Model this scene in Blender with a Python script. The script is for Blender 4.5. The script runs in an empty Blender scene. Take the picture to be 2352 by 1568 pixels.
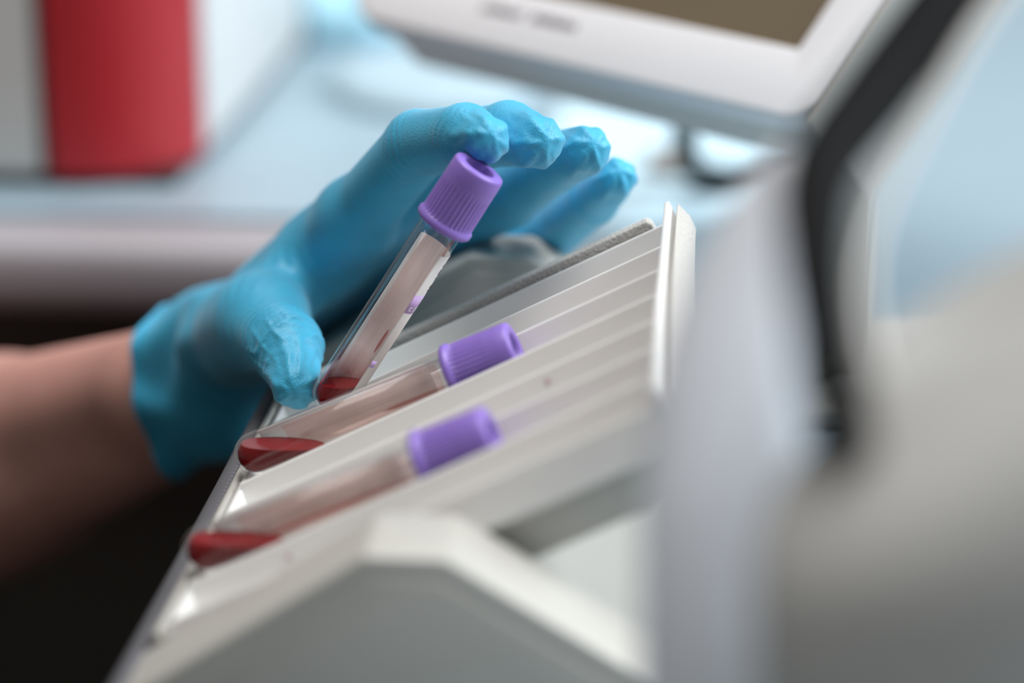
import bpy, bmesh, math, random
import numpy as np
from mathutils import Vector, Matrix

# ------------------------------------------------------------------ camera
# Local working units are millimetres with the lens at the origin; x right,
# y away along the rack, z up.  W() turns them into metres in the room.
F_PX, CX, CY = 5553.0, 1176.0, 784.0
CAM_H = 1.04
FOCUS = 0.663
Yc = np.array([494., -1861., 5553.]); Yc /= np.linalg.norm(Yc)
_th = math.atan2(-Yc[1], Yc[2])
Zc = np.array([0., -math.cos(_th), -math.sin(_th)])
Zc -= Yc * Zc.dot(Yc); Zc /= np.linalg.norm(Zc)
Xc = np.cross(Yc, Zc)
RM = np.stack([Xc, Yc, Zc])


def un(px, py, d):
    return RM @ (np.array([(px - CX) / F_PX, (py - CY) / F_PX, 1.0]) * d)


def onz(px, py, z):
    v = un(px, py, 1.0)
    return v * (z / v[2])


def W(p):
    return Vector((p[0] * .001, p[1] * .001, CAM_H + p[2] * .001))


scene = bpy.context.scene
COL = scene.collection
cam = bpy.data.objects.new('camera', bpy.data.cameras.new('camera'))
COL.objects.link(cam)
cam.data.sensor_width = 36.0
cam.data.lens = 36.0 * F_PX / 2352.0
cam.data.clip_start = .02
m3 = Matrix((RM @ np.array([1, 0, 0.]), RM @ np.array([0, -1., 0]), RM @ np.array([0, 0, -1.]))).transposed()
cam.matrix_world = Matrix.Translation((0, 0, CAM_H)) @ m3.to_4x4()
cam.data.dof.use_dof = True
cam.data.dof.focus_distance = FOCUS
cam.data.dof.aperture_fstop = 3.8
scene.camera = cam

# ------------------------------------------------------------------ light
world = bpy.data.worlds.new('room_light')
scene.world = world
world.use_nodes = True
bg = world.node_tree.nodes['Background']
bg.inputs[0].default_value = (1.0, .985, .95, 1)
bg.inputs[1].default_value = .155


def area(name, loc, target, size, power, color):
    l = bpy.data.lights.new(name, 'AREA')
    l.shape = 'RECTANGLE'; l.size, l.size_y = size
    l.energy = power; l.color = color
    o = bpy.data.objects.new(name, l); COL.objects.link(o)
    o.location = loc
    o.rotation_euler = (Vector(target) - Vector(loc)).to_track_quat('-Z', 'Y').to_euler()
    return o


area('window_daylight', (2.3, 1.0, 2.55), (-.1, .75, .85), (1.9, 1.5), 122, (.87, .945, 1.0))
area('ceiling_lamp', (-.15, .75, 2.7), (-.05, .75, .8), (1.4, .8), 34, (1.0, .99, .975))
scene.view_settings.view_transform = 'Standard'
scene.view_settings.look = 'None'
scene.view_settings.gamma = 1.0
scene.view_settings.use_curve_mapping = False
scene.view_settings.exposure = .1
scene.cycles.max_bounces = 14
scene.cycles.transmission_bounces = 12
scene.cycles.transparent_max_bounces = 16


# ------------------------------------------------------------------ materials
def srgb(r, g, b):
    def f(c):
        c /= 255.
        return c / 12.92 if c <= .04045 else ((c + .055) / 1.055) ** 2.4
    return (f(r), f(g), f(b), 1)


def mat(name, col, rough=.5, spec=.5, noise=0, nscale=60, bump=0, bscale=400, trans=0, ior=1.5,
        sss=0, metal=0, coat=0, sheen=0, dark=.8):
    m = bpy.data.materials.new(name); m.use_nodes = True
    nt = m.node_tree; b = nt.nodes['Principled BSDF']
    b.inputs['Base Color'].default_value = col
    b.inputs['Roughness'].default_value = rough
    b.inputs['Specular IOR Level'].default_value = spec
    b.inputs['IOR'].default_value = ior
    b.inputs['Transmission Weight'].default_value = trans
    b.inputs['Metallic'].default_value = metal
    b.inputs['Coat Weight'].default_value = coat
    b.inputs['Sheen Weight'].default_value = sheen
    if sss:
        b.inputs['Subsurface Weight'].default_value = sss
        b.inputs['Subsurface Radius'].default_value = (1, .5, .4)
        b.inputs['Subsurface Scale'].default_value = .004
    tc = nt.nodes.new('ShaderNodeTexCoord')
    if noise:
        n = nt.nodes.new('ShaderNodeTexNoise'); n.inputs['Scale'].default_value = nscale
        n.inputs['Detail'].default_value = 4
        nt.links.new(tc.outputs['Object'], n.inputs['Vector'])
        mx = nt.nodes.new('ShaderNodeMix'); mx.data_type = 'RGBA'
        mx.inputs[6].default_value = tuple(c * dark for c in col[:3]) + (1,)
        mx.inputs[7].default_value = col
        mr = nt.nodes.new('ShaderNodeMapRange')
        mr.inputs[1].default_value = .5 - noise * .5; mr.inputs[2].default_value = .5 + noise * .3
        nt.links.new(n.outputs[0], mr.inputs[0])
        nt.links.new(mr.outputs[0], mx.inputs[0])
        nt.links.new(mx.outputs[2], b.inputs['Base Color'])
    if bump:
        n2 = nt.nodes.new('ShaderNodeTexNoise'); n2.inputs['Scale'].default_value = bscale
        n2.inputs['Detail'].default_value = 3
        nt.links.new(tc.outputs['Object'], n2.inputs['Vector'])
        bp = nt.nodes.new('ShaderNodeBump'); bp.inputs['Strength'].default_value = bump
        bp.inputs['Distance'].default_value = .0006
        nt.links.new(n2.outputs[0], bp.inputs['Height'])
        nt.links.new(bp.outputs[0], b.inputs['Normal'])
    return m


M = {}
M['tray'] = mat('white_tray_plastic', srgb(232, 230, 227), .42, noise=.5, nscale=40, dark=.96, sss=.12)
M['base'] = mat('grey_rack_plastic', srgb(180, 177, 170), .4, bump=.12, bscale=900)
M['rough'] = mat('textured_grey_plastic', srgb(190, 186, 180), .65, bump=.9, bscale=1100, noise=.8, nscale=900, dark=.8)
M['grip'] = mat('ribbed_grey_plastic', srgb(98, 97, 102), .5)
M['cap'] = mat('lilac_cap_plastic', srgb(138, 110, 194), .38, sss=.15)
M['capin'] = mat('dark_stopper_rubber', srgb(58, 40, 70), .6)
M['lilac'] = mat('label_lilac_print', srgb(192, 158, 208), .6)
M['ink'] = mat('label_black_print', srgb(70, 62, 72), .6)
M['white'] = mat('label_white_print', srgb(244, 242, 246), .6)
M['blood'] = mat('blood', srgb(122, 7, 13), .12, .3)
M['glove'] = mat('blue_nitrile', srgb(60, 172, 210), .46, .45, bump=.35, bscale=1500, noise=.4, nscale=90, dark=.88, sheen=.15)
M['skin'] = mat('skin', srgb(206, 152, 140), .5, noise=.6, nscale=35, dark=.85, sss=.15)
M['desk'] = mat('pale_blue_laminate', srgb(152, 172, 183), .35, noise=.5, nscale=8, dark=.95)
M['deskedge'] = mat('grey_edge_band', srgb(158, 153, 158), .5)
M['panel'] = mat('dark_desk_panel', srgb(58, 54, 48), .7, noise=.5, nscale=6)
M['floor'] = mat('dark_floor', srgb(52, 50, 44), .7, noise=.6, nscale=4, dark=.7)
M['black'] = mat('black_plastic', srgb(7, 7, 8), .75, .12)
M['fabric'] = mat('black_fabric', srgb(8, 8, 9), .95, .1, bump=.3)
M['casew'] = mat('white_casing', srgb(216, 215, 214), .45)
M['caseg'] = mat('grey_casing', srgb(206, 203, 198), .5)
M['red'] = mat('red_casing', srgb(172, 28, 38), .4)
M['gap'] = mat('gap_shadow_black', srgb(30, 28, 30), .8)  # near-black stands in for shadow along the analyser's panel seam and base
M['bezel'] = mat('white_bezel', srgb(226, 224, 226), .4)
M['screen'] = mat('brown_reflection_screen', srgb(112, 98, 78), .2, .6, noise=.5, nscale=6, dark=.85)  # brown tone reflected by the screen is put into its base colour
M['near'] = mat('light_grey_housing', srgb(208, 211, 218), .5)
M['near2'] = mat('grey_housing', srgb(170, 169, 166), .55)
M['cyan'] = mat('light_blue_film', srgb(190, 236, 252), .35, noise=.5, nscale=20)
M['pale'] = mat('pale_blue_paper', srgb(168, 188, 198), .5)
M['sheet'] = mat('desk_brightening_paper', srgb(198, 224, 236), .7, noise=.4, nscale=30, dark=.94)
M['teal'] = mat('dark_teal_plastic', srgb(40, 92, 110), .5)
M['tan'] = mat('tan_plastic', srgb(160, 150, 142), .6)
M['cable'] = mat('dark_green_cable', srgb(22, 36, 38), .6, .2)


def paper():
    m = bpy.data.materials.new('thin_label_paper'); m.use_nodes = True
    nt = m.node_tree; nt.nodes.clear()
    out = nt.nodes.new('ShaderNodeOutputMaterial')
    df = nt.nodes.new('ShaderNodeBsdfDiffuse'); df.inputs[0].default_value = srgb(242, 240, 238)
    tl = nt.nodes.new('ShaderNodeBsdfTranslucent'); tl.inputs[0].default_value = srgb(242, 238, 234)
    mx = nt.nodes.new('ShaderNodeMixShader'); mx.inputs[0].default_value = .6
    nt.links.new(df.outputs[0], mx.inputs[1]); nt.links.new(tl.outputs[0], mx.inputs[2])
    nt.links.new(mx.outputs[0], out.inputs[0])
    return m


M['paper'] = paper()


def glass():
    m = bpy.data.materials.new('clear_tube_glass'); m.use_nodes = True
    nt = m.node_tree; nt.nodes.clear()
    out = nt.nodes.new('ShaderNodeOutputMaterial')
    tr = nt.nodes.new('ShaderNodeBsdfTransparent'); tr.inputs[0].default_value = (.985, .987, .99, 1)
    gl = nt.nodes.new('ShaderNodeBsdfGlossy'); gl.inputs['Roughness'].default_value = .03
    lw = nt.nodes.new('ShaderNodeLayerWeight'); lw.inputs[0].default_value = .5
    pw = nt.nodes.new('ShaderNodeMath'); pw.operation = 'POWER'; pw.inputs[1].default_value = 4.0
    fr = nt.nodes.new('ShaderNodeMath'); fr.operation = 'MULTIPLY_ADD'
    fr.inputs[1].default_value = .75; fr.inputs[2].default_value = .018
    nt.links.new(lw.outputs['Facing'], pw.inputs[0]); nt.links.new(pw.outputs[0], fr.inputs[0])
    mx = nt.nodes.new('ShaderNodeMixShader')
    nt.links.new(fr.outputs[0], mx.inputs[0])
    nt.links.new(tr.outputs[0], mx.inputs[1]); nt.links.new(gl.outputs[0], mx.inputs[2])
    nt.links.new(mx.outputs[0], out.inputs[0])
    return m


M['glass'] = glass()
M['speck'] = mat('dried_blood', srgb(200, 172, 172), .7)


def film(name, col, lo, hi, fade=None):
    """thin translucent smear: streaky mix of tinted transparency and diffuse"""
    m = bpy.data.materials.new(name); m.use_nodes = True
    nt = m.node_tree; nt.nodes.clear()
    out = nt.nodes.new('ShaderNodeOutputMaterial')
    tr = nt.nodes.new('ShaderNodeBsdfTransparent'); tr.inputs[0].default_value = (1, .85, .82, 1)
    df = nt.nodes.new('ShaderNodeBsdfDiffuse'); df.inputs[0].default_value = col
    tc = nt.nodes.new('ShaderNodeTexCoord'); mp = nt.nodes.new('ShaderNodeMapping')
    mp.inputs['Scale'].default_value = (500, 500, 28)
    n = nt.nodes.new('ShaderNodeTexNoise'); n.inputs['Scale'].default_value = 1; n.inputs['Detail'].default_value = 3
    mr = nt.nodes.new('ShaderNodeMapRange')
    mr.inputs[1].default_value = .35; mr.inputs[2].default_value = .68
    mr.inputs[3].default_value = lo; mr.inputs[4].default_value = hi
    mx = nt.nodes.new('ShaderNodeMixShader')
    nt.links.new(tc.outputs['Object'], mp.inputs[0]); nt.links.new(mp.outputs[0], n.inputs['Vector'])
    nt.links.new(n.outputs[0], mr.inputs[0])
    if fade:
        sx = nt.nodes.new('ShaderNodeSeparateXYZ'); nt.links.new(tc.outputs['Object'], sx.inputs[0])
        m2 = nt.nodes.new('ShaderNodeMapRange'); m2.inputs[1].default_value = fade[0]; m2.inputs[2].default_value = fade[1]
        m2.inputs[3].default_value = 1; m2.inputs[4].default_value = 0
        mu = nt.nodes.new('ShaderNodeMath'); mu.operation = 'MULTIPLY'
        nt.links.new(sx.outputs[2], m2.inputs[0]); nt.links.new(mr.outputs[0], mu.inputs[0]); nt.links.new(m2.outputs[0], mu.inputs[1])
        nt.links.new(mu.outputs[0], mx.inputs[0])
        tr.inputs[0].default_value = (1, 1, 1, 1)
    else:
        nt.links.new(mr.outputs[0], mx.inputs[0])
    nt.links.new(tr.outputs[0], mx.inputs[1]); nt.links.new(df.outputs[0], mx.inputs[2])
    nt.links.new(mx.outputs[0], out.inputs[0])
    return m


M['film'] = film('blood_film', srgb(228, 168, 158), .06, .24)
M['smear'] = film('blood_smear', srgb(170, 36, 36), .75, 1.0, (.009, .0205))
M['streak'] = film('blood_streak', srgb(176, 40, 40), .55, .95)


# ------------------------------------------------------------------ helpers
def tag(o, label, cat, group=None, kind=None):
    o['label'] = label; o['category'] = cat
    if group: o['group'] = group
    if kind: o['kind'] = kind
    return o


def empty(name, p):
    o = bpy.data.objects.new(name, None); COL.objects.link(o)
    o.location = W(p); o.empty_display_size = .02
    bpy.context.view_layer.update()
    return o


def mesh_obj(name, verts, faces, m, parent=None, smooth=False, bevel=0, segs=2, origin=None):
    """verts in room millimetres; the object's origin sits at `origin` (or its parent's)"""
    vs = [W(v) for v in verts]
    if parent is not None:
        base = parent.matrix_world.copy()
    else:
        base = Matrix.Translation(W(origin) if origin is not None else sum(vs, Vector()) / len(vs))
    inv = base.inverted()
    me = bpy.data.meshes.new(name)
    me.from_pydata([inv @ v for v in vs], [], faces)
    bm = bmesh.new(); bm.from_mesh(me)
    bmesh.ops.recalc_face_normals(bm, faces=bm.faces)
    if bevel:
        es = [e for e in bm.edges if len(e.link_faces) == 2 and e.calc_face_angle(0) > .35]
        bmesh.ops.bevel(bm, geom=es, offset=bevel * .001, segments=segs, profile=.5, affect='EDGES', clamp_overlap=True)
    bm.to_mesh(me); bm.free()
    me.materials.append(m)
    if smooth or bevel:
        me.polygons.foreach_set('use_smooth', [True] * len(me.polygons))
        if bevel:
            try:
                me.set_sharp_from_angle(angle=.6)
            except Exception:
                pass
    o = bpy.data.objects.new(name, me); COL.objects.link(o)
    if parent is not None:
        o.parent = parent
    else:
        o.matrix_world = base
    bpy.context.view_layer.update()
    return o


BOXF = [(0, 1, 3, 2), (4, 6, 7, 5), (0, 4, 5, 1), (2, 3, 7, 6), (0, 2, 6, 4), (1, 5, 7, 3)]


def box(name, x, y, z, m, parent=None, bevel=0, fr=None, origin=None, segs=2):
    f = fr or (lambda a, b, c: np.array([a, b, c]))
    v = [f(a, b, c) for a in x for b in y for c in z]
    return mesh_obj(name, v, BOXF, m, parent, bevel=bevel, origin=origin, segs=segs)


def prism(name, poly, y0, y1, m, parent=None, bevel=0, fr=None, origin=None, segs=2):
    """poly of (a, c) extruded in the second coordinate"""
    f = fr or (lambda a, b, c: np.array([a, b, c]))
    n = len(poly)
    v = [f(a, y0, c) for a, c in poly] + [f(a, y1, c) for a, c in poly]
    fs = [tuple(range(n)), tuple(range(2 * n - 1, n - 1, -1))]
    fs += [(i, (i + 1) % n, n + (i + 1) % n, n + i) for i in range(n)]
    return mesh_obj(name, v, fs, m, parent, bevel=bevel, origin=origin, segs=segs)


def tube_curve(name, pts, r, m, parent=None, n=10, origin=None):
    pts = [np.array(p, float) for p in pts]
    # Catmull-Rom resample
    q = []
    P = [pts[0]] + pts + [pts[-1]]
    for i in range(1, len(P) - 2):
        for k in range(8):
            t = k / 8
            a, b, c, d = P[i - 1], P[i], P[i + 1], P[i + 2]
            q.append(.5 * (2 * b + (c - a) * t + (2 * a - 5 * b + 4 * c - d) * t * t + (3 * b - a - 3 * c + d) * t ** 3))
    q.append(pts[-1])
    vs, fs = [], []
    rs = np.interp(np.linspace(0, 1, len(q)), np.linspace(0, 1, len(r)), r) if isinstance(r, (list, tuple)) else [r] * len(q)
    for i, p in enumerate(q):
        d = q[min(i + 1, len(q) - 1)] - q[max(i - 1, 0)]; d /= np.linalg.norm(d)
        u = np.cross(d, [0.3, .2, 1.]); u /= np.linalg.norm(u); w = np.cross(d, u)
        for k in range(n):
            t = 2 * math.pi * k / n
            vs.append(p + rs[i] * (u * math.cos(t) + w * math.sin(t)))
    for i in range(len(q) - 1):
        for k in range(n):
            fs.append((i * n + k, i * n + (k + 1) % n, (i + 1) * n + (k + 1) % n, (i + 1) * n + k))
    fs += [tuple(range(n)), tuple(range((len(q) - 1) * n, len(q) * n))]
    return mesh_obj(name, vs, fs, m, parent, smooth=True, origin=origin)


# ------------------------------------------------------------------ room and benches
DESK = -290.0
FLOOR = -CAM_H * 1000


def structure(o):
    o['kind'] = 'structure'
    return o


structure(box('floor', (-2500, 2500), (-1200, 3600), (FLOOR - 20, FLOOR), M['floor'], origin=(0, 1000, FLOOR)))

# desk behind the rack
desk = empty('laboratory_desk', (200, 1500, FLOOR))
box('desk_top', (-1300, 1500), (1028, 1900), (DESK - 24, DESK), M['desk'], desk)
box('desk_return', (-124, 1500), (60, 1028), (DESK - 24, DESK), M['desk'], desk)
box('edge_band', (-1300, -124.4), (984, 1027.6), (DESK - 36, DESK - .1), M['deskedge'], desk, bevel=14, segs=6)
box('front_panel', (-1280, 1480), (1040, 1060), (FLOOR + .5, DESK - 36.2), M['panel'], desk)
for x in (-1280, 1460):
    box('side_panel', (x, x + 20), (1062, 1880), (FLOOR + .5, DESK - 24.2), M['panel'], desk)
tag(desk, 'pale blue laboratory desk with rounded grey edge behind the gloved hand', 'desk')

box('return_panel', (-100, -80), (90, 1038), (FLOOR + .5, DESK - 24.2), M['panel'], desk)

# ------------------------------------------------------------------ tube rack
ANG = math.radians(27)
SV = np.array([math.cos(ANG), 0, math.sin(ANG)])
NV = np.array([-math.sin(ANG), 0, math.cos(ANG)])
A0 = un(550, 1113, 640.)
YA = A0[1]
PITCH = 21.5


def T(s, y, n):
    return A0 + SV * s + np.array([0, y, 0.]) + NV * n


def yk(k):
    return (3 - k) * PITCH


rack = empty('tube_rack', (-60, YA, DESK))
Z0 = DESK + .2
CHEEK = [(-129, Z0), (-129, -246.6), (-126.5, -244.8), (-71.8, -208.3), (-54, -208.3), (26, -257.4), (26, Z0)]
for y0, y1 in ((YA - 114, YA - 88.5), (YA + 113, YA + 138)):
    c = prism('end_cheek', CHEEK, y0, y1, M['base'], rack, bevel=1.6, segs=3)
    inner = [(-118, Z0 + 6), (-118, -246), (-70.6, -213.6), (-55.4, -213.6), (18, -258.6), (18, Z0 + 6)]
    prism('inset_panel', inner, y0 - .7, y0 + 1, M['base'], c, bevel=.6)
BODY = [(-128.4, Z0)] + [tuple(T(s, 0, n)[[0, 2]]) for s, n in ((-4.2, -10.8), (73, -10.8))] + \
       [(-46, -217.5), (24, -260.5), (24, Z0)]
prism('rack_body', BODY, YA - 88.4, YA + 112.9, M['base'], rack)
# tray
y7, y0_ = yk(7), yk(0)
box('tray_floor', (0, 125), (y7 - 1, y0_ + 2), (-10.6, -8.8), M['tray'], rack, fr=T)
box('tray_wall', (-1.6, 0), (y7 - 1, y0_ + 2), (-10.6, -1.1), M['tray'], rack, bevel=.3, fr=T)
box('outer_rim', (-4.4, -2.5), (y7 - 2, y0_ + 44), (-10.7, -.2), M['base'], rack, bevel=.5, fr=T)
box('tray_wall', (125, 126.6), (y7 - 1, y0_ + 4.5), (-12, 4.8), M['tray'], rack, bevel=.5, fr=T)
prism('end_plate', [(127.9, -6), (127.9, 2.4), (128.5, 3.0), (130.0, -1.5), (130.0, -6)], y7 - 1, y0_ + 4.2,
      M['rough'], rack, bevel=.3, fr=T)
box('plate_bridge', (126.6, 128.0), (y7 + 2, y0_ + 2), (-8, -4), M['tray'], rack, fr=T)
for k in range(8):
    y = yk(k)
    pts = [(y - 3.4, -9.2), (y, -.15), (y + .25, .1), (y + .95, .1), (y + 1.2, -.15), (y + 1.2, -9.2)]
    v = [T(0, a, c) for a, c in pts] + [T(125, a, c) for a, c in pts]
    n = len(pts)
    fs = [tuple(range(n)), tuple(range(2 * n - 1, n - 1, -1))] + [(i, (i + 1) % n, n + (i + 1) % n, n + i) for i in range(n)]
    mesh_obj('divider', v, fs, M['tray'], rack)
# near skirt of the tray, in the shade under its last divider
prism('tray_skirt', [(40, -9), (40, -22), (112, -22), (124, -14), (124, -9)], y7 + 1.5, y7 + 4, M['base'], rack, fr=T, bevel=.8)
# far textured wall
prism('back_wall', [(-2, -10.6), (-2, 1.2), (-1, 2.2), (118.2, 2.2), (119.4, .8), (119.4, -10.6)], y0_ + 3.4, y0_ + 8.5,
      M['rough'], rack, fr=T, bevel=.5)
# ribbed lip along the low side
gv, gf = [], []
ya, yb_, st = YA - 116, YA + 104, .65
nu = 10
ny = int((yb_ - ya) / st)
for i in range(ny + 1):
    yy = ya + i * st
    rr = .55 * (0.5 + .5 * math.cos(2 * math.pi * (yy - ya) / 2.6))
    for j in range(nu):
        t = math.pi / 2 * j / (nu - 1)
        r = 6.4 - rr
        gv.append((-127.2 - r * math.sin(t), yy, -251.0 + r * math.cos(t)))
    gv.append((-127.2 - 6.4 + rr, yy, -283.0))
    gv.append((-127.2, yy, -283.0))
nr = nu + 2
for i in range(ny):
    for j in range(nr):
        gf.append((i * nr + j, i * nr + (j + 1) % nr, (i + 1) * nr + (j + 1) % nr, (i + 1) * nr + j))
gf += [tuple(range(nr)), tuple(range(ny * nr, ny * nr + nr))]
gr = mesh_obj('ribbed_grip', gv, gf, M['grip'], rack, smooth=True)
# faint dried specks on the dividers
for k, s, n in ((4, 92, -2.6), (6, 26, -3.4), (5, 63, -1.2)):
    y = yk(k)
    c = T(s, y - .02 + n * .375 - .06, n)
    v = [c + SV * (math.cos(t) * .9) + NV * (math.sin(t) * .7) + np.array([0, math.sin(t) * .34, 0]) for t in np.linspace(0, 2 * math.pi, 9)[:-1]]
    v2 = [p + np.array([0, .12, 0]) for p in v]
    mesh_obj('dried_speck', v + v2, [tuple(range(8)), tuple(range(15, 7, -1))] + [(i, (i + 1) % 8, 8 + (i + 1) % 8, 8 + i) for i in range(8)],
             M['speck'], rack)
tag(rack, 'pale grey tube rack with sloping white divided tray and trapezoid end cheeks', 'tube rack')


# ------------------------------------------------------------------ blood tubes
def frame(axis, toward):
    a = np.array(axis, float); a /= np.linalg.norm(a)
    x = np.array(toward, float); x -= a * x.dot(a); x /= np.linalg.norm(x)
    return a, x, np.cross(a, x)


def lathe_obj(name, prof, o, fr, m, parent, n=48, arc=None, ribs=None, close=False):
    """prof: list of (h, r) along axis; angle 0 faces `toward`"""
    a, x, y = fr
    full = arc is None
    ths = np.linspace(0, 2 * math.pi, n, endpoint=False) if full else np.linspace(math.radians(arc[0]), math.radians(arc[1]), n)
    vs, fs = [], []
    for h, r in prof:
        for i, t in enumerate(ths):
            rr = r
            if ribs and ribs[0] < h < ribs[1]:
                rr = r - ribs[3] * (.5 - .5 * math.cos(t * ribs[2])) ** 2
            vs.append(o + a * h + (x * math.cos(t) + y * math.sin(t)) * rr)
    P = len(prof)
    for j in range(P - 1):
        for i in range(n if full else n - 1):
            i2 = (i + 1) % n
            fs.append((j * n + i, j * n + i2, (j + 1) * n + i2, (j + 1) * n + i))
    if close:
        for i in range(n if full else n - 1):
            i2 = (i + 1) % n
            fs.append(((P - 1) * n + i, (P - 1) * n + i2, i2, i))
        if not full:
            fs.append(tuple(j * n for j in range(P)))
            fs.append(tuple(j * n + n - 1 for j in range(P)))
    return mesh_obj(name, vs, fs, m, parent, smooth=True)


RO, RI = 6.0, 5.1
TL = 83.0


def dome(r, off=0., n=10):
    return [(6.0 - r * math.cos(t) + off, max(r * math.sin(t), .02)) for t in np.linspace(0, math.pi / 2, n)]


def blood_tube(bottom, top, toward, blood_mm, label_arc, streaks, lab, printed=False):
    b = np.array(bottom, float); t = np.array(top, float)
    fr = frame(t - b, toward)
    a, x, y = fr
    root = empty('blood_tube', b)
    root.rotation_euler = Matrix((x, y, a)).transposed().to_euler()
    bpy.context.view_layer.update()
    # glass wall, outer and inner skin
    prof = dome(RO) + [(70, RO), (70, RI)] + [(h, r) for h, r in reversed(dome(RI))]
    lathe_obj('glass_tube', prof, b, fr, M['glass'], root, 48)
    # blood pooled under a level surface
    bm = bmesh.new()
    pr = dome(RI - .05) + [(66, RI - .05), (66, .02)]
    n = 40
    rings = []
    for h, r in pr:
        rings.append([bm.verts.new(b + a * h + (x * math.cos(q) + y * math.sin(q)) * r) for q in np.linspace(0, 2 * math.pi, n, endpoint=False)])
    for j in range(len(pr) - 1):
        for i in range(n):
            bm.faces.new((rings[j][i], rings[j][(i + 1) % n], rings[j + 1][(i + 1) % n], rings[j + 1][i]))
    lvl = b + a * blood_mm
    g = bm.verts[:] + bm.edges[:] + bm.faces[:]
    res = bmesh.ops.bisect_plane(bm, geom=g, plane_co=lvl, plane_no=(0, 0, 1), clear_outer=True)
    ed = [e for e in res['geom_cut'] if isinstance(e, bmesh.types.BMEdge)]
    bmesh.ops.contextual_create(bm, geom=ed)
    bm.verts.index_update()
    vs = [np.array(v.co) for v in bm.verts]; fs = [tuple(v.index for v in f.verts) for f in bm.faces]
    bm.free()
    bl = mesh_obj('blood', vs, fs, M['blood'], root, smooth=True)
    bl.data.set_sharp_from_angle(angle=.7)
    # smear of blood left on the inside of the wall
    lathe_obj('blood_film', [(blood_mm + 1, RI - .12), (30, RI - .12), (60, RI - .12)], b, fr, M['film'], root, 30, arc=(label_arc[0] + 12, label_arc[1] - 4))
    if printed:
        lathe_obj('blood_smear', [(blood_mm - 4, RI - .16), (blood_mm + 4, RI - .16), (blood_mm + 11, RI - .16)], b, fr, M['smear'], root, 30, arc=(60, 300))
    for h0, h1, a0, a1 in streaks:
        hh = np.linspace(h0, h1, 9)
        vs, fs = [], []
        for i, h in enumerate(hh):
            wv = math.sin(math.pi * i / 8) ** .5 if 0 < i < 8 else .08
            mid, hf = (a0 + a1) / 2, (a1 - a0) / 2 * wv
            for q in np.radians(np.linspace(mid - hf, mid + hf, 4)):
                vs.append(b + a * h + (x * math.cos(q) + y * math.sin(q)) * (RI - .2))
        for i in range(8):
            for j in range(3):
                fs.append((i * 4 + j, i * 4 + j + 1, i * 4 + j + 5, i * 4 + j + 4))
        mesh_obj('blood_streak', vs, fs, M['streak'], root, smooth=True)
    # paper label round the far side
    l = lathe_obj('label', [(7.5, RO + .05), (7.5, RO + .18), (57.5, RO + .18), (57.5, RO + .05)], b, fr, M['paper'], root, 40, arc=label_arc, close=True)
    if printed:
        for h0, h1, w in ((38.5, 44.5, 58), (19.8, 22.0, 16), (7.6, 9.6, 58)):
            lathe_obj('lilac_band', [(h0, RO + .19), (h0, RO + .24), (h1, RO + .24), (h1, RO + .19)], b, fr, M['lilac'], l, 24,
                      arc=(label_arc[0], label_arc[0] + w), close=True)
        for txt, h in (('Пр', 42.3), ('с ро', 39.3)):
            cu = bpy.data.curves.new('t', 'FONT'); cu.body = txt; cu.size = 2.5
            to = bpy.data.objects.new('t', cu); COL.objects.link(to)
            bpy.context.view_layer.update()
            me = bpy.data.meshes.new_from_object(to.evaluated_get(bpy.context.evaluated_depsgraph_get()))
            vs = []
            a0 = math.radians(label_arc[0] + (19 if txt[0] == 'П' else 7))
            for v in me.vertices:
                q = a0 + v.co.x / (RO + .26)
                vs.append(b + a * (h + v.co.y) + (x * math.cos(q) + y * math.sin(q)) * (RO + .26))
            fs = [tuple(p.vertices) for p in me.polygons]
            bpy.data.objects.remove(to)
            if vs:
                mesh_obj('lettering', vs, fs, M['white'], l)
        for h0, h1 in ((46, 46.5), (47.2, 48.0), (50.2, 50.6), (51.5, 53.2), (54.2, 54.8), (10.6, 11.2), (12.5, 12.9)):
            lathe_obj('print_mark', [(h0, RO + .19), (h0, RO + .23), (h1, RO + .23), (h1, RO + .19)], b, fr, M['ink'], l, 8,
                      arc=(label_arc[0] + 38, label_arc[0] + 70), close=True)
    # cap
    c0 = TL - 19.2
    pr = [(c0, 6.15), (c0, 7.7), (c0 + .4, 8.15), (c0 + 1.7, 8.2), (c0 + 2.2, 7.75), (c0 + 2.5, 7.62), (c0 + 2.6, 7.62)]
    pr += [(c0 + 2.6 + (12.2) * i / 8, 7.6 - .12 * i / 8) for i in range(1, 9)]
    pr += [(c0 + 15.1, 7.5), (c0 + 18.2, 7.42), (c0 + 18.9, 7.2), (TL, 6.6), (TL, 4.7), (TL - .3, 4.3), (TL - 7, 4.2)]
    cap = lathe_obj('cap', pr, b, fr, M['cap'], root, 216, ribs=(c0 + 2.55, c0 + 12.3, 36, .32))
    lathe_obj('stopper', [(TL - 7, 4.25), (TL - 6.4, 2.6), (TL - 6.6, .02)], b, fr, M['capin'], cap, 24)
    tag(root, lab, 'blood tube', 'purple-capped blood tubes')
    return root


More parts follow.
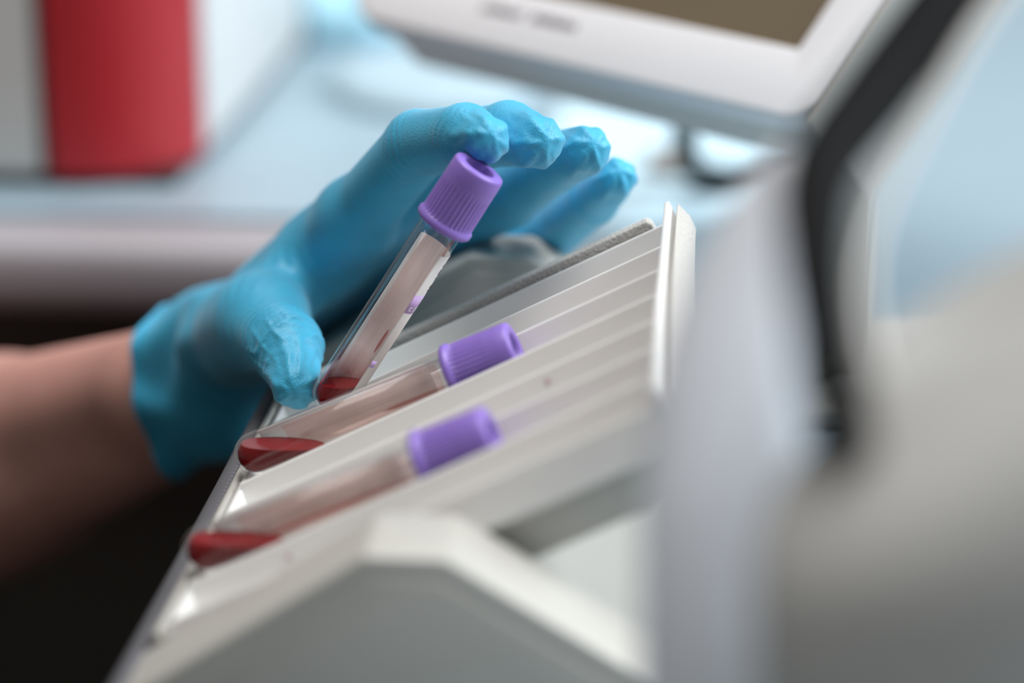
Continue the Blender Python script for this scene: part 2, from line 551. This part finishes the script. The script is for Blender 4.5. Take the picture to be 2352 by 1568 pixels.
TOCAM = -RM @ np.array([0, 0, 1.])
blood_tube(T(-1.4, yk(3) + 10.8, 3.3), T(81.4, yk(3) + 10.6, -.3), TOCAM, 13.3, (118, 243), [(44, 63.5, 22, 36), (38, 63.5, -86, -72)],
           'purple-capped blood tube lying in the tray, middle one of the three')
blood_tube(T(-1.4, yk(6) + 10.8, 3.3), T(81.4, yk(6) + 10.6, -.3), TOCAM, 13.3, (118, 243), [(16, 64, 18, 37)],
           'purple-capped blood tube lying in the tray slot nearest the front cheek')
t_top = un(1103, 384, 645); t_dir = un(1103, 384, 645) - un(748, 934, 670.5); t_dir /= np.linalg.norm(t_dir)
t_bot = t_top - t_dir * TL
blood_tube(t_bot, t_top, TOCAM, 9.8, (43, 222), [(23.5, 32, 36, 47), (56, 63.5, 62, 88)],
           'purple-capped blood tube pinched upright between the gloved thumb and index finger', printed=True)


# ------------------------------------------------------------------ hand and forearm (distance field -> mesh)
def P(px, py, d):
    return un(px, py, d)


def seg(p, a, b, ra, rb):
    ba = b - a
    h = np.clip(((p - a) @ ba) / ba.dot(ba), 0, 1)
    return np.linalg.norm(p - a - h[:, None] * ba, axis=1) - (ra + (rb - ra) * h), h


def smin(a, b, k):
    h = np.clip(.5 + .5 * (b - a) / k, 0, 1)
    return b * (1 - h) + a * h - k * h * (1 - h)


def surface_net(fn, lo, hi, cell):
    lo = np.array(lo, float); hi = np.array(hi, float)
    B = 12
    nb = np.ceil((hi - lo) / (cell * B)).astype(int)
    nn = nb * B + 1
    val = np.full(nn, 9.0, np.float32)
    ci, cj, ck = np.meshgrid(*[np.arange(n) for n in nb], indexing='ij')
    cen = lo + (np.stack([ci, cj, ck], -1).reshape(-1, 3) + .5) * B * cell
    d = fn(cen)
    rad = B * cell * .5 * math.sqrt(3) * 1.25 + 2.5
    idx = np.stack([ci, cj, ck], -1).reshape(-1, 3)
    val_in = d < 0
    for q in idx[val_in]:
        val[q[0] * B:q[0] * B + B, q[1] * B:q[1] * B + B, q[2] * B:q[2] * B + B] = -9
    off = np.stack(np.meshgrid(*[np.arange(B + 1)] * 3, indexing='ij'), -1).reshape(-1, 3)
    near = idx[np.abs(d) < rad]
    for s in range(0, len(near), 60):
        blk = near[s:s + 60]
        g = (blk[:, None, :] * B + off[None]).reshape(-1, 3)
        v = fn(lo + g * cell)
        val[g[:, 0], g[:, 1], g[:, 2]] = v
    inside = val < 0
    c = np.zeros(np.array(val.shape) - 1, int)
    for i in (0, 1):
        for j in (0, 1):
            for k in (0, 1):
                c += inside[i:i + c.shape[0], j:j + c.shape[1], k:k + c.shape[2]]
    act = np.argwhere((c > 0) & (c < 8))
    vid = np.full(c.shape, -1, int); vid[act[:, 0], act[:, 1], act[:, 2]] = np.arange(len(act))
    acc = np.zeros((len(act), 3)); cnt = np.zeros(len(act))
    cor = [(i, j, k) for i in (0, 1) for j in (0, 1) for k in (0, 1)]
    for p in cor:
        for ax in range(3):
            if p[ax]: continue
            q = list(p); q[ax] = 1
            va = val[act[:, 0] + p[0], act[:, 1] + p[1], act[:, 2] + p[2]].astype(float)
            vb = val[act[:, 0] + q[0], act[:, 1] + q[1], act[:, 2] + q[2]].astype(float)
            m_ = (va < 0) != (vb < 0)
            t = np.where(m_, va / np.where(m_, va - vb, 1), 0)
            pt = np.tile(np.array(p, float), (len(act), 1)); pt[:, ax] += t
            acc[m_] += pt[m_]; cnt[m_] += 1
    vs = lo + (act + acc / cnt[:, None]) * cell
    faces = []
    for ax in range(3):
        u, w = (ax + 1) % 3, (ax + 2) % 3
        sl0 = [slice(None)] * 3; sl1 = [slice(None)] * 3
        sl0[ax] = slice(0, -1); sl1[ax] = slice(1, None)
        e = np.argwhere(inside[tuple(sl0)] != inside[tuple(sl1)])
        ok = (e[:, u] > 0) & (e[:, w] > 0) & (e[:, u] < c.shape[u]) & (e[:, w] < c.shape[w])
        e = e[ok]
        def at(du, dw):
            q = e.copy(); q[:, u] -= du; q[:, w] -= dw
            return vid[q[:, 0], q[:, 1], q[:, 2]]
        quad = np.stack([at(1, 1), at(0, 1), at(0, 0), at(1, 0)], 1)
        flip = ~inside[tuple(e.T)]
        quad[flip] = quad[flip][:, ::-1]
        faces.append(quad)
    f = np.concatenate(faces)
    f = f[(f >= 0).all(1)]
    return vs, f


def quick_mesh(name, vs, f, m, origin, parent=None):
    w = vs * .001; w[:, 2] += CAM_H
    o_ = np.array(W(origin))
    me = bpy.data.meshes.new(name)
    me.vertices.add(len(w)); me.vertices.foreach_set('co', (w - o_).astype(np.float32).ravel())
    me.loops.add(f.size); me.loops.foreach_set('vertex_index', f.astype(np.int32).ravel())
    me.polygons.add(len(f)); me.polygons.foreach_set('loop_start', np.arange(0, f.size, 4, dtype=np.int32))
    me.update(calc_edges=True); me.validate()
    me.polygons.foreach_set('use_smooth', [True] * len(me.polygons))
    me.materials.append(m)
    o = bpy.data.objects.new(name, me); COL.objects.link(o)
    o.location = W(origin)
    if parent is not None:
        o.parent = parent
        o.location = W(origin) - parent.location
    return o


FING = {
    'index': [P(818, 500, 718), P(962, 332, 684), P(1069, 311, 662), P(1114, 319, 651)],
    'middle': [P(850, 500, 740), P(1040, 330, 706), P(1168, 306, 678), P(1234, 326, 663)],
    'ring': [P(965, 545, 768), P(1158, 448, 735), P(1278, 370, 703), P(1348, 344, 684)],
    'pinky': [P(1060, 588, 794), P(1255, 542, 770), P(1364, 456, 734), P(1417, 408, 713)],
}
FR = {'index': (10.6, 9.6, 8.5, 7.1), 'middle': (11.5, 9.6, 8.8, 7.7), 'ring': (11.5, 10.4, 8.6, 7.2), 'pinky': (10.5, 9.0, 7.7, 6.2)}
TH = [P(520, 775, 765), P(602, 738, 714), P(660, 798, 687), P(678, 884, 673)]
TR = (16, 12.5, 9.8, 7.2)
WR = P(520, 800, 788)
WL = P(500, 926, 802)
CUF_A, CUF_B = P(340, 866, 802), P(398, 958, 806)
CUT = P(334, 878, 788)
CAX = P(330, 872, 804) - P(560, 868, 788); CAX /= np.linalg.norm(CAX)


def ridge(x):
    return 1 - np.abs(np.sin(x)) * 2


def chain(p, J, R, seed):
    d = None
    n = len(J) - 1
    for i in range(n):
        di, h = seg(p, J[i], J[i + 1], R[i], R[i + 1])
        d = di if d is None else smin(d, di, 2.0)
    # joint creases: rings of the glove bunched at the two finger joints
    for j, amp, wid in ((1, .17, 7.5), (2, .15, 5.0)):
        u = J[j + 1] - J[j - 1]; u /= np.linalg.norm(u)
        t = (p - J[j]) @ u
        rad = np.linalg.norm(p - J[j], axis=1)
        mk = np.exp(-(t / wid) ** 2) * (rad < 22)
        ph = p @ np.array([.31, .17, .23]) * 1.3 + seed
        d = d + amp * mk * np.sin(t * 2.3 + 2.2 * np.sin(ph))
    # loose folds that gather in a star on the fingertip
    return d + star(p, J[-1], J[-1] - J[-2], R[-1], seed)


def star(p, tip, u, r, seed, amp=1.0, spread=1.25, rays=6):
    """inward dents between a few raised creases that run together on the fingertip"""
    u = u / np.linalg.norm(u)
    rn = random.Random(int(seed * 10) + 3)
    cd = u * .75 + TOCAM * .55 + np.array([0, 0, .12]); cd /= np.linalg.norm(cd)
    q = p - tip
    e1 = np.cross(cd, [.2, .1, 1.]); e1 /= np.linalg.norm(e1); e2 = np.cross(cd, e1)
    a1 = q @ e1 + .5 * np.sin(q @ e2 * .6 + seed); a2 = q @ e2 + .5 * np.sin(q @ e1 * .5 + 2 * seed)
    rr = np.hypot(a1, a2); ang = np.arctan2(a2, a1)
    hit = np.zeros(len(p))
    for k in range(rays):
        f0 = 2 * math.pi * (k + rn.uniform(-.28, .28)) / rays
        da = (ang - f0 + math.pi) % (2 * math.pi) - math.pi
        lat = np.where(np.abs(da) < 1.5, np.abs(np.sin(da)) * rr, 9)
        wd = .75 + .12 * rr
        hit = np.maximum(hit, np.exp(-(lat / wd) ** 2) * rn.uniform(.65, 1.0))
    dist = np.linalg.norm(q, axis=1)
    ext = r * spread + 4.5
    mk = np.clip((ext - rr) / 4.0, 0, 1) * np.clip((q @ cd + 7) / 5, 0, 1) * np.clip((r + 7 - dist) / 3, 0, 1)
    mk = mk * np.clip(rr / 1.2, .3, 1)
    return mk * amp * (.78 * (1 - hit) - .12 + .12 * np.sin(q @ e1 * 1.9 + 1.5 * np.sin(q @ e2 * 1.3 + seed)))


def hand_sdf(p):
    palm = None
    for k, r0 in (('index', 11.5), ('middle', 13.5), ('ring', 13.5), ('pinky', 13)):
        J = FING[k]
        w0 = WR if k in ('index', 'middle') else (WR * .5 + WL * .5)
        di, _ = seg(p, w0, J[0], r0, FR[k][0] + .4)
        palm = di if palm is None else smin(palm, di, 9)
    MM, RMc, PM = FING['middle'][0], FING['ring'][0], FING['pinky'][0]
    for a_, b_ in ((WR, (MM + RMc) / 2), (WR * .6 + WL * .4, (RMc + PM) / 2), (WR, (MM + FING['index'][0]) / 2)):
        di, _ = seg(p, a_, b_, 12.5, 10.5)
        palm = smin(palm, di, 10)
    th0, _ = seg(p, TH[0], TH[1], TR[0], TR[1])
    palm = smin(palm, th0, 11)
    web, _ = seg(p, TH[1] * .75 + TH[0] * .25, FING['index'][0] * .72 + WR * .28, 10, 8)
    palm = smin(palm, web, 12)
    # wrist and cuff
    for a, b, ra, rb in ((WR, CUF_A, 18.6, 20.2), (WL, CUF_B, 18, 19.4), (WR, WL, 17, 17)):
        c, _ = seg(p, a, b, ra, rb)
        palm = smin(palm, c, 10)
    s = (p - CUT) @ CAX
    mk = np.clip((s + 42) / 30, 0, 1)
    fold = np.sin(p @ np.array([.05, .16, .19]) * 1.15 + .05 * s + 1.6 * np.sin(p @ np.array([.09, -.05, .06])))
    palm = palm - mk * (1.35 * fold) + 1.5 * np.exp(-((s + 36) / 6) ** 2)
    # soft bunching where the thumb meets the palm
    wq = p - TH[1]
    palm = palm + .30 * np.exp(-np.sum(wq * wq, 1) / 420) * np.sin(p @ np.array([.62, -.35, .35]) * 1.7 + 1.2 * np.sin(p @ np.array([.1, .2, .3])))
    out = palm
    for i, k in enumerate(('index', 'middle', 'ring', 'pinky')):
        f = chain(p, FING[k], FR[k], i * 1.3 + .4)
        out = np.minimum(out, smin(palm, f, 7))
    # thumb
    d = None
    for i in (1, 2):
        di, _ = seg(p, TH[i], TH[i + 1], TR[i], TR[i + 1])
        d = di if d is None else smin(d, di, 3)
    u = TH[2] - TH[1]; u /= np.linalg.norm(u)
    t = (p - TH[2]) @ u
    mk = np.exp(-((t + 3) / 9) ** 2)
    d = d + .42 * mk * np.sin(t * 1.9 + 1.8 * np.sin(p @ np.array([.2, .3, .25])))
    d = d + star(p, TH[3] * .8 + TH[2] * .2, TH[3] - TH[2], TR[3] + 1, 5.1, 1.1, 1.7, 7)
    tw = (p - TH[2]) @ ((TH[3] - TH[2]) / np.linalg.norm(TH[3] - TH[2]))
    mk = np.exp(-((tw - 3) / 8) ** 2)
    n1 = p @ np.array([.5, .2, .75]) + 1.6 * np.sin(p @ np.array([.28, .1, -.22])); n2 = p @ np.array([-.45, .3, .6]) + 1.4 * np.sin(p @ np.array([.2, -.3, .24]))
    d = d + mk * (.38 - .55 * np.maximum(np.exp(-(np.sin(n1 * .62) / .3) ** 2), np.exp(-(np.sin(n2 * .5 + 1) / .3) ** 2)))
    out = np.minimum(out, smin(palm, d, 8))
    # the cuff is cut off square and ends in a rolled bead
    cut = s
    out = np.maximum(out, cut)
    # the soft glove gives way where it rests on the far cheek and grips the tube
    x, y, z = p[:, 0], p[:, 1], p[:, 2]
    ck = np.maximum.reduce([YA + 113 - y, y - (YA + 138), -129 - x,
                            (z + 208.3), (z + 208.3) * .832 - (x + 71.8) * .555, (z + 208.3) * .852 + (x + 54) * .523])
    out = np.maximum(out, .35 - ck)
    h = np.clip((p - t_bot) @ t_dir, 6, TL)
    rd = np.linalg.norm(p - t_bot - h[:, None] * t_dir, axis=1)
    ax_h = (p - t_bot) @ t_dir
    tube = np.where(ax_h > TL - 19.4, np.maximum(np.linalg.norm(p - t_bot - ax_h[:, None] * t_dir, axis=1) - 8.25, ax_h - TL), rd - RO)
    out = np.maximum(out, .12 - tube)
    return out


allp = np.array(sum(FING.values(), []) + TH + [WR, WL, CUF_A, CUF_B])
gv, gf = surface_net(hand_sdf, allp.min(0) - 27, allp.max(0) + 27, .66)

ELB = P(-900, 1365, 1050)
FA = P(0, 1062, 890)


def arm_sdf(p):
    a1, _ = seg(p, P(395, 858, 799), P(0, 998, 884), 16.2, 27)
    a2, _ = seg(p, P(440, 962, 806), P(0, 1130, 896), 15.6, 29)
    a = smin(a1, a2, 8)
    b, _ = seg(p, FA, ELB, 35, 48)
    a = smin(a, b, 18)
    c, _ = seg(p, WR * .6 + WL * .4, FING['middle'][0], 11, 8)
    d, _ = seg(p, CUF_A * .5 + CUF_B * .5, WR * .6 + WL * .4, 16, 12)
    return smin(smin(a, d, 12), c, 6)


ap = np.array([P(430, 940, 800), FA, ELB, FING['middle'][0], WR])
av, af = surface_net(arm_sdf, ap.min(0) - 55, ap.max(0) + 55, 2.2)
person = quick_mesh('person', av, af, M['skin'], ELB)
tag(person, 'bare forearm with a blue-gloved hand reaching in from the left to grip a tube', 'person')
glove = quick_mesh('glove', gv, gf, M['glove'], ELB, parent=person)
glove['label'] = 'blue nitrile examination glove'
# rolled bead at the cuff
ax = CAX
cc = (CUF_A + CUF_B) / 2
cc = cc - ax * ((cc - CUT) @ ax + .4)
e1 = CUF_B - CUF_A; e1 -= ax * e1.dot(ax); e1 /= np.linalg.norm(e1); e2 = np.cross(ax, e1)
bp = []
for t in np.linspace(0, 2 * math.pi, 41):
    dr = e1 * math.cos(t) + e2 * math.sin(t)
    lo_, hi_ = 5., 60.
    for _ in range(24):
        md = (lo_ + hi_) / 2
        if hand_sdf((cc - ax * .5 + dr * md)[None])[0] < 0: lo_ = md
        else: hi_ = md
    bp.append(cc + dr * lo_)
bead = tube_curve('cuff_bead', bp[:-1] + [bp[0]], .9, M['glove'], None, n=8)
mwb = bead.matrix_world.copy(); bead.parent = glove
bead.matrix_parent_inverse = (Matrix.Translation(W(ELB))).inverted(); bead.matrix_world = mwb

# ------------------------------------------------------------------ background: analyser with red corner
an = empty('red_cornered_analyser', (-330, 1230, DESK))
YF, XS = 1066., -242.
RC = 56.
H0, H1 = DESK + 6.5, DESK + 380


def arc_pts(cx, cy, r, a0, a1, n):
    return [(cx + r * math.cos(math.radians(t)), cy + r * math.sin(math.radians(t))) for t in np.linspace(a0, a1, n)]


def vert_prism(name, poly, z0, z1, m, parent, bevel=0):
    n = len(poly)
    v = [(x, y, z0) for x, y in poly] + [(x, y, z1) for x, y in poly]
    fs = [tuple(range(n)), tuple(range(2 * n - 1, n - 1, -1))] + [(i, (i + 1) % n, n + (i + 1) % n, n + i) for i in range(n)]
    return mesh_obj(name, v, fs, m, parent, bevel=bevel, smooth=False)


corner = [(-304, YF), (XS - RC, YF)] + arc_pts(XS - RC, YF + RC, RC, -90, -8, 14) + [(XS - 8, YF + RC - 3), (-304, YF + RC - 3)]
o = vert_prism('red_corner_panel', corner, H0, H1, M['red'], an); o.data.set_sharp_from_angle(angle=.6)
o.data.polygons.foreach_set('use_smooth', [True] * len(o.data.polygons)); o.data.set_sharp_from_angle(angle=.6)
box('front_panel', (-640, -309), (YF + 1, YF + 40), (H0, H1), M['caseg'], an, bevel=2)
box('panel_gap', (-309, -304), (YF + 6, YF + 30), (H0, H1 - 2), M['gap'], an)
box('side_casing', (-640, XS), (YF + RC - 2, YF + 420), (H0, H1), M['casew'], an, bevel=2)
box('plinth', (-630, XS - 6), (YF + 8, YF + 410), (DESK + .2, H0), M['gap'], an)
tag(an, 'large white analyser with a rounded red front corner standing on the desk', 'analyser')

# ------------------------------------------------------------------ background: tilted display unit
C0 = un(1832, 108, 790)            # inner lower-right corner of the screen
ub = np.array([math.cos(math.radians(44)), -math.sin(math.radians(44)), 0])   # along the lower bezel
pp_ = np.array([math.sin(math.radians(44)), math.cos(math.radians(44)), 0])
vb = pp_ * math.cos(math.radians(44)) + np.array([0, 0, math.sin(math.radians(44))])  # up the panel
nb_ = np.cross(ub, vb)


def D(u, n, v):
    return C0 + ub * u + nb_ * n + vb * v


disp = empty('tilted_display', C0 + np.array([-60, 60, DESK - C0[2]]))
BW = 26.
UL = -226.
def corner(u, v, r, a0, a1, n=6):
    return [(u + r * math.cos(math.radians(t)), v + r * math.sin(math.radians(t))) for t in np.linspace(a0, a1, n)]


def ring(u0, u1, v0, v1, rll, rlr, r):
    return corner(u0 + rll, v0 + rll, rll, 180, 270) + corner(u1 - rlr, v0 + rlr, rlr, 270, 360) + corner(u1 - r, v1 - r, r, 0, 90) + corner(u0 + r, v1 - r, r, 90, 180)


outer = ring(UL, 21, -BW, 224, 24, 9, 10)
inn = ring(UL + 20, 0, 0, 200, .6, .6, .6)
NB = len(outer)
bv = [D(u, n_, v) for loop, n_ in ((outer, 0), (inn, 0), (outer, -10), (inn, -10)) for u, v in loop]
bf = []
for i_ in range(NB):
    k_ = (i_ + 1) % NB
    bf += [(i_, k_, NB + k_, NB + i_), (2 * NB + i_, 2 * NB + k_, 3 * NB + k_, 3 * NB + i_), (i_, k_, 2 * NB + k_, 2 * NB + i_), (NB + i_, NB + k_, 3 * NB + k_, 3 * NB + i_)]
mesh_obj('bezel_frame', bv, bf, M['bezel'], disp, bevel=1.6, segs=3)
box('screen', (UL + 20.2, -.2), (-7, -2.2), (.2, 199.8), M['screen'], disp, fr=D)
box('rear_shell', (UL + 12, 19), (-40, -10.2), (-BW + 5, 220), M['caseg'], disp, bevel=6, fr=D, segs=4)
box('side_cover', (21.2, 24), (-44, -1), (-BW, 224), M['caseg'], disp, fr=D, bevel=1)
# printed words on the lower bezel: too soft in the photo to read
rnd = random.Random(4)
for u0, u1 in ((-150, -128), (-122, -98)):
    u = u0
    while u < u1:
        w = rnd.uniform(1.6, 2.6)
        hgt = rnd.uniform(2.6, 4.2)
        box('print_mark', (u, u + w), (-.1, .12), (-12, -12 + hgt), M['ink'], disp, fr=D)
        u += w + .8
# stand behind the near corner
foot = onz(1745, 1010, DESK)
top = D(-8, -30, 20)
box('stand_post', (top[0] - 14, top[0] + 10), (top[1] - 8, top[1] + 14), (DESK + 8.2, top[2]), M['caseg'], disp, bevel=3)
box('stand_foot', (top[0] - 26, top[0] + 60), (top[1] - 40, top[1] + 60), (DESK + .2, DESK + 8), M['caseg'], disp, bevel=3)
tag(disp, 'tilted touch display with wide white bezel and black side above the rack', 'display')

# ------------------------------------------------------------------ near, out-of-focus housings on the right
def blob(name, rings, m, parent=None, n=28, p=3.0, origin=None):
    """stack of superellipse sections: (centre, half-width vector, half-depth vector)"""
    vs, fs = [], []
    for c, hx, hy in rings:
        for t in np.linspace(0, 2 * math.pi, n, endpoint=False):
            ct, st_ = math.cos(t), math.sin(t)
            vs.append(np.array(c) + np.array(hx) * math.copysign(abs(ct) ** (2 / p), ct) + np.array(hy) * math.copysign(abs(st_) ** (2 / p), st_))
    for j in range(len(rings) - 1):
        for i in range(n):
            fs.append((j * n + i, j * n + (i + 1) % n, (j + 1) * n + (i + 1) % n, (j + 1) * n + i))
    fs += [tuple(range(n)), tuple(range((len(rings) - 1) * n, len(rings) * n))]
    return mesh_obj(name, vs, fs, m, parent, smooth=True, origin=origin)


hl = empty('instrument_column', onz(1690, 2300, DESK))

rows = [(1465, 1850, 2250), (1468, 1850, 1560), (1472, 1848, 1100), (1515, 1842, 850), (1590, 1838, 650), (1680, 1836, 500), (1740, 1834, 420), (1775, 1830, 372)]
rg = []
for xl, xr, yy in rows:
    dl = 392 + max(0, 1560 - yy) * .016
    c = un((xl + xr) / 2, yy, dl) + np.array([0, 8, 0])
    if yy > 2000:
        c[2] = DESK + .3
    hw = (xr - xl) / 2 * dl / F_PX
    rg.append((c, (hw, 0, 0), (0, min(14., hw * .8), 0)))
blob('column_shell', rg, M['near'], hl)
tag(hl, 'light grey tapering instrument column, out of focus, in front of the rack', 'instrument column')

hr = empty('instrument_hood', onz(2300, 2600, DESK))
rg = []
for px, py, d, k, sl in ((2425, 606, 380, .12, 1), (2415, 608, 376, .35, 1), (2400, 614, 368, .6, 1), (2385, 632, 358, .8, 1), (2375, 670, 350, .95, 1), (2345, 780, 342, 1.0, .9),
                         (2290, 930, 338, 1.08, .65), (2240, 1080, 336, 1.18, .45), (2215, 1250, 336, 1.22, .25), (2210, 1500, 340, 1.22, .1), (2215, 1800, 340, 1.18, 0), (2225, 2250, 336, 1.1, 0)):
    c = un(px, py, d + 18)
    if py > 2200: c[2] = DESK + .3
    rg.append((c, (25 * k, 0, 14 * sl * k), (0, 20 * k, 0)))
blob('hood_shell', rg, M['near2'], hr)
tag(hr, 'large blurred grey instrument hood with a black hose, nearest the camera on the right', 'instrument hood')

tube_curve('hose', [un(4700, -3400, 640), un(3600, -2000, 570), un(2620, -600, 470), un(2335, -190, 435), un(2170, 10, 420), un(2010, 215, 405), un(1890, 385, 388), un(1874, 560, 368),
                    un(1892, 760, 352), un(1930, 980, 350), un(2000, 1180, 360), un(2080, 1300, 366)], [7, 7, 7, 7, 7, 6.8, 6.2, 5.4, 4.8, 4.3, 4, 4], M['black'], hr, n=16)
tube_curve('tubing', [un(5100, -3400, 640), un(3900, -2000, 565), un(2830, -600, 460), un(2500, -190, 430), un(2292, 0, 418), un(2130, 260, 405), un(2000, 530, 390), un(1990, 760, 374), un(2060, 1000, 366), un(2120, 1200, 366)],
           1.2, M['caseg'], hr, n=10)

# ------------------------------------------------------------------ things on the desk
def pad(name, px, py, rx, ry, h, m, lab, cat, wob=.15, seed=1, z=DESK + .2, n=40):
    c = onz(px, py, z)
    vs, fs = [], []
    rn = random.Random(seed)
    ph = [rn.uniform(0, 6.28) for _ in range(4)]
    prof = [(0, 1), (.5, 1.0), (.85, .93), (1, .75), (1.05, .4), (.95, .02)]
    for hz, k in prof:
        for t in np.linspace(0, 2 * math.pi, n, endpoint=False):
            w = 1 + wob * (.5 * math.sin(2 * t + ph[0]) + .35 * math.sin(3 * t + ph[1]) + .25 * math.sin(5 * t + ph[2]))
            hh = h * hz * (1 + wob * math.sin(3 * t + ph[3]) * hz)
            vs.append((c[0] + rx * k * w * math.cos(t), c[1] + ry * k * w * math.sin(t), c[2] + hh))
    for j in range(len(prof) - 1):
        for i in range(n):
            fs.append((j * n + i, j * n + (i + 1) % n, (j + 1) * n + (i + 1) % n, (j + 1) * n + i))
    fs += [tuple(range(n)), tuple(range((len(prof) - 1) * n, len(prof) * n))]
    o = mesh_obj(name, vs, fs, m, smooth=True, origin=c)
    return tag(o, lab, cat)


pad('blue_bag', 838, 78, 29, 56, 34, M['cyan'], 'bright light-blue crumpled plastic bag beside the white analyser', 'bag', .25, 3)
pad('pale_tray', 1010, 205, 60, 75, 14, M['pale'], 'pale blue shallow dish on the desk behind the hand', 'dish', .06, 5)
pad('teal_clip', 1010, 104, 14, 14, 10, M['teal'], 'small dark teal clip between the bag and the display', 'clip', .3, 7)
pad('tan_stopper', 1540, 392, 11, 14, 9, M['tan'], 'small tan oval stopper lying on the desk under the display', 'stopper', .1, 8, z=DESK + 1.3)
sheet = mesh_obj('desk_brightening_sheet', [onz(x, y, DESK + z) for z in (.2, 1.2) for x, y in ((1230, 520), (1290, 235), (1700, 235), (1810, 520))],
                 [(0, 1, 2, 3), (7, 6, 5, 4), (0, 1, 5, 4), (1, 2, 6, 5), (2, 3, 7, 6), (3, 0, 4, 7)], M['sheet'])  # added sheet; its pale colour brightens the desk under the display
tag(sheet, 'flat pale blue sheet added to brighten the desk below the display', 'sheet')
c0 = D(-70, -26, -BW + 14)
cb = tube_curve('cable', [c0, onz(1572, 270, DESK + 60), onz(1572, 330, DESK + 30), onz(1598, 392, DESK + 9.0), onz(1690, 412, DESK + 8.4), onz(1900, 400, DESK + 7.0)], 5.6, M['cable'])
tag(cb, 'dark green cable hanging below the display and curling onto the desk', 'cable')

# chair at the far left, below the forearm
ch = empty('office_chair', (-360, 780, FLOOR))
pts = arc_pts(0, 0, 230, 0, 360, 33)[:-1]
for nm, z0, z1, k in (('seat', -600, -540, 1.0),):
    n = len(pts)
    prof = [(z0, .9), (z0 + 12, 1.0), (z1 - 22, 1.0), (z1 - 5, .95), (z1, .8)]
    vs = [(-360 + x * kk * 1.0, 780 + y * kk, z) for z, kk in prof for x, y in pts]
    fs = [tuple(range(n)), tuple(range((len(prof) - 1) * n, len(prof) * n))]
    for j in range(len(prof) - 1):
        fs += [(j * n + i, j * n + (i + 1) % n, (j + 1) * n + (i + 1) % n, (j + 1) * n + i) for i in range(n)]
    mesh_obj(nm, vs, fs, M['fabric'], ch, smooth=True)
tube_curve('gas_column', [(-360, 780, -605), (-360, 780, -960)], 25, M['black'], ch)
for t in range(5):
    q = math.radians(72 * t + 10)
    tube_curve('base_arm', [(-360, 780, -960), (-360 + 240 * math.cos(q), 780 + 240 * math.sin(q), FLOOR + 30)], 18, M['black'], ch)
tag(ch, 'black padded chair seat in the dark below the forearm', 'chair')
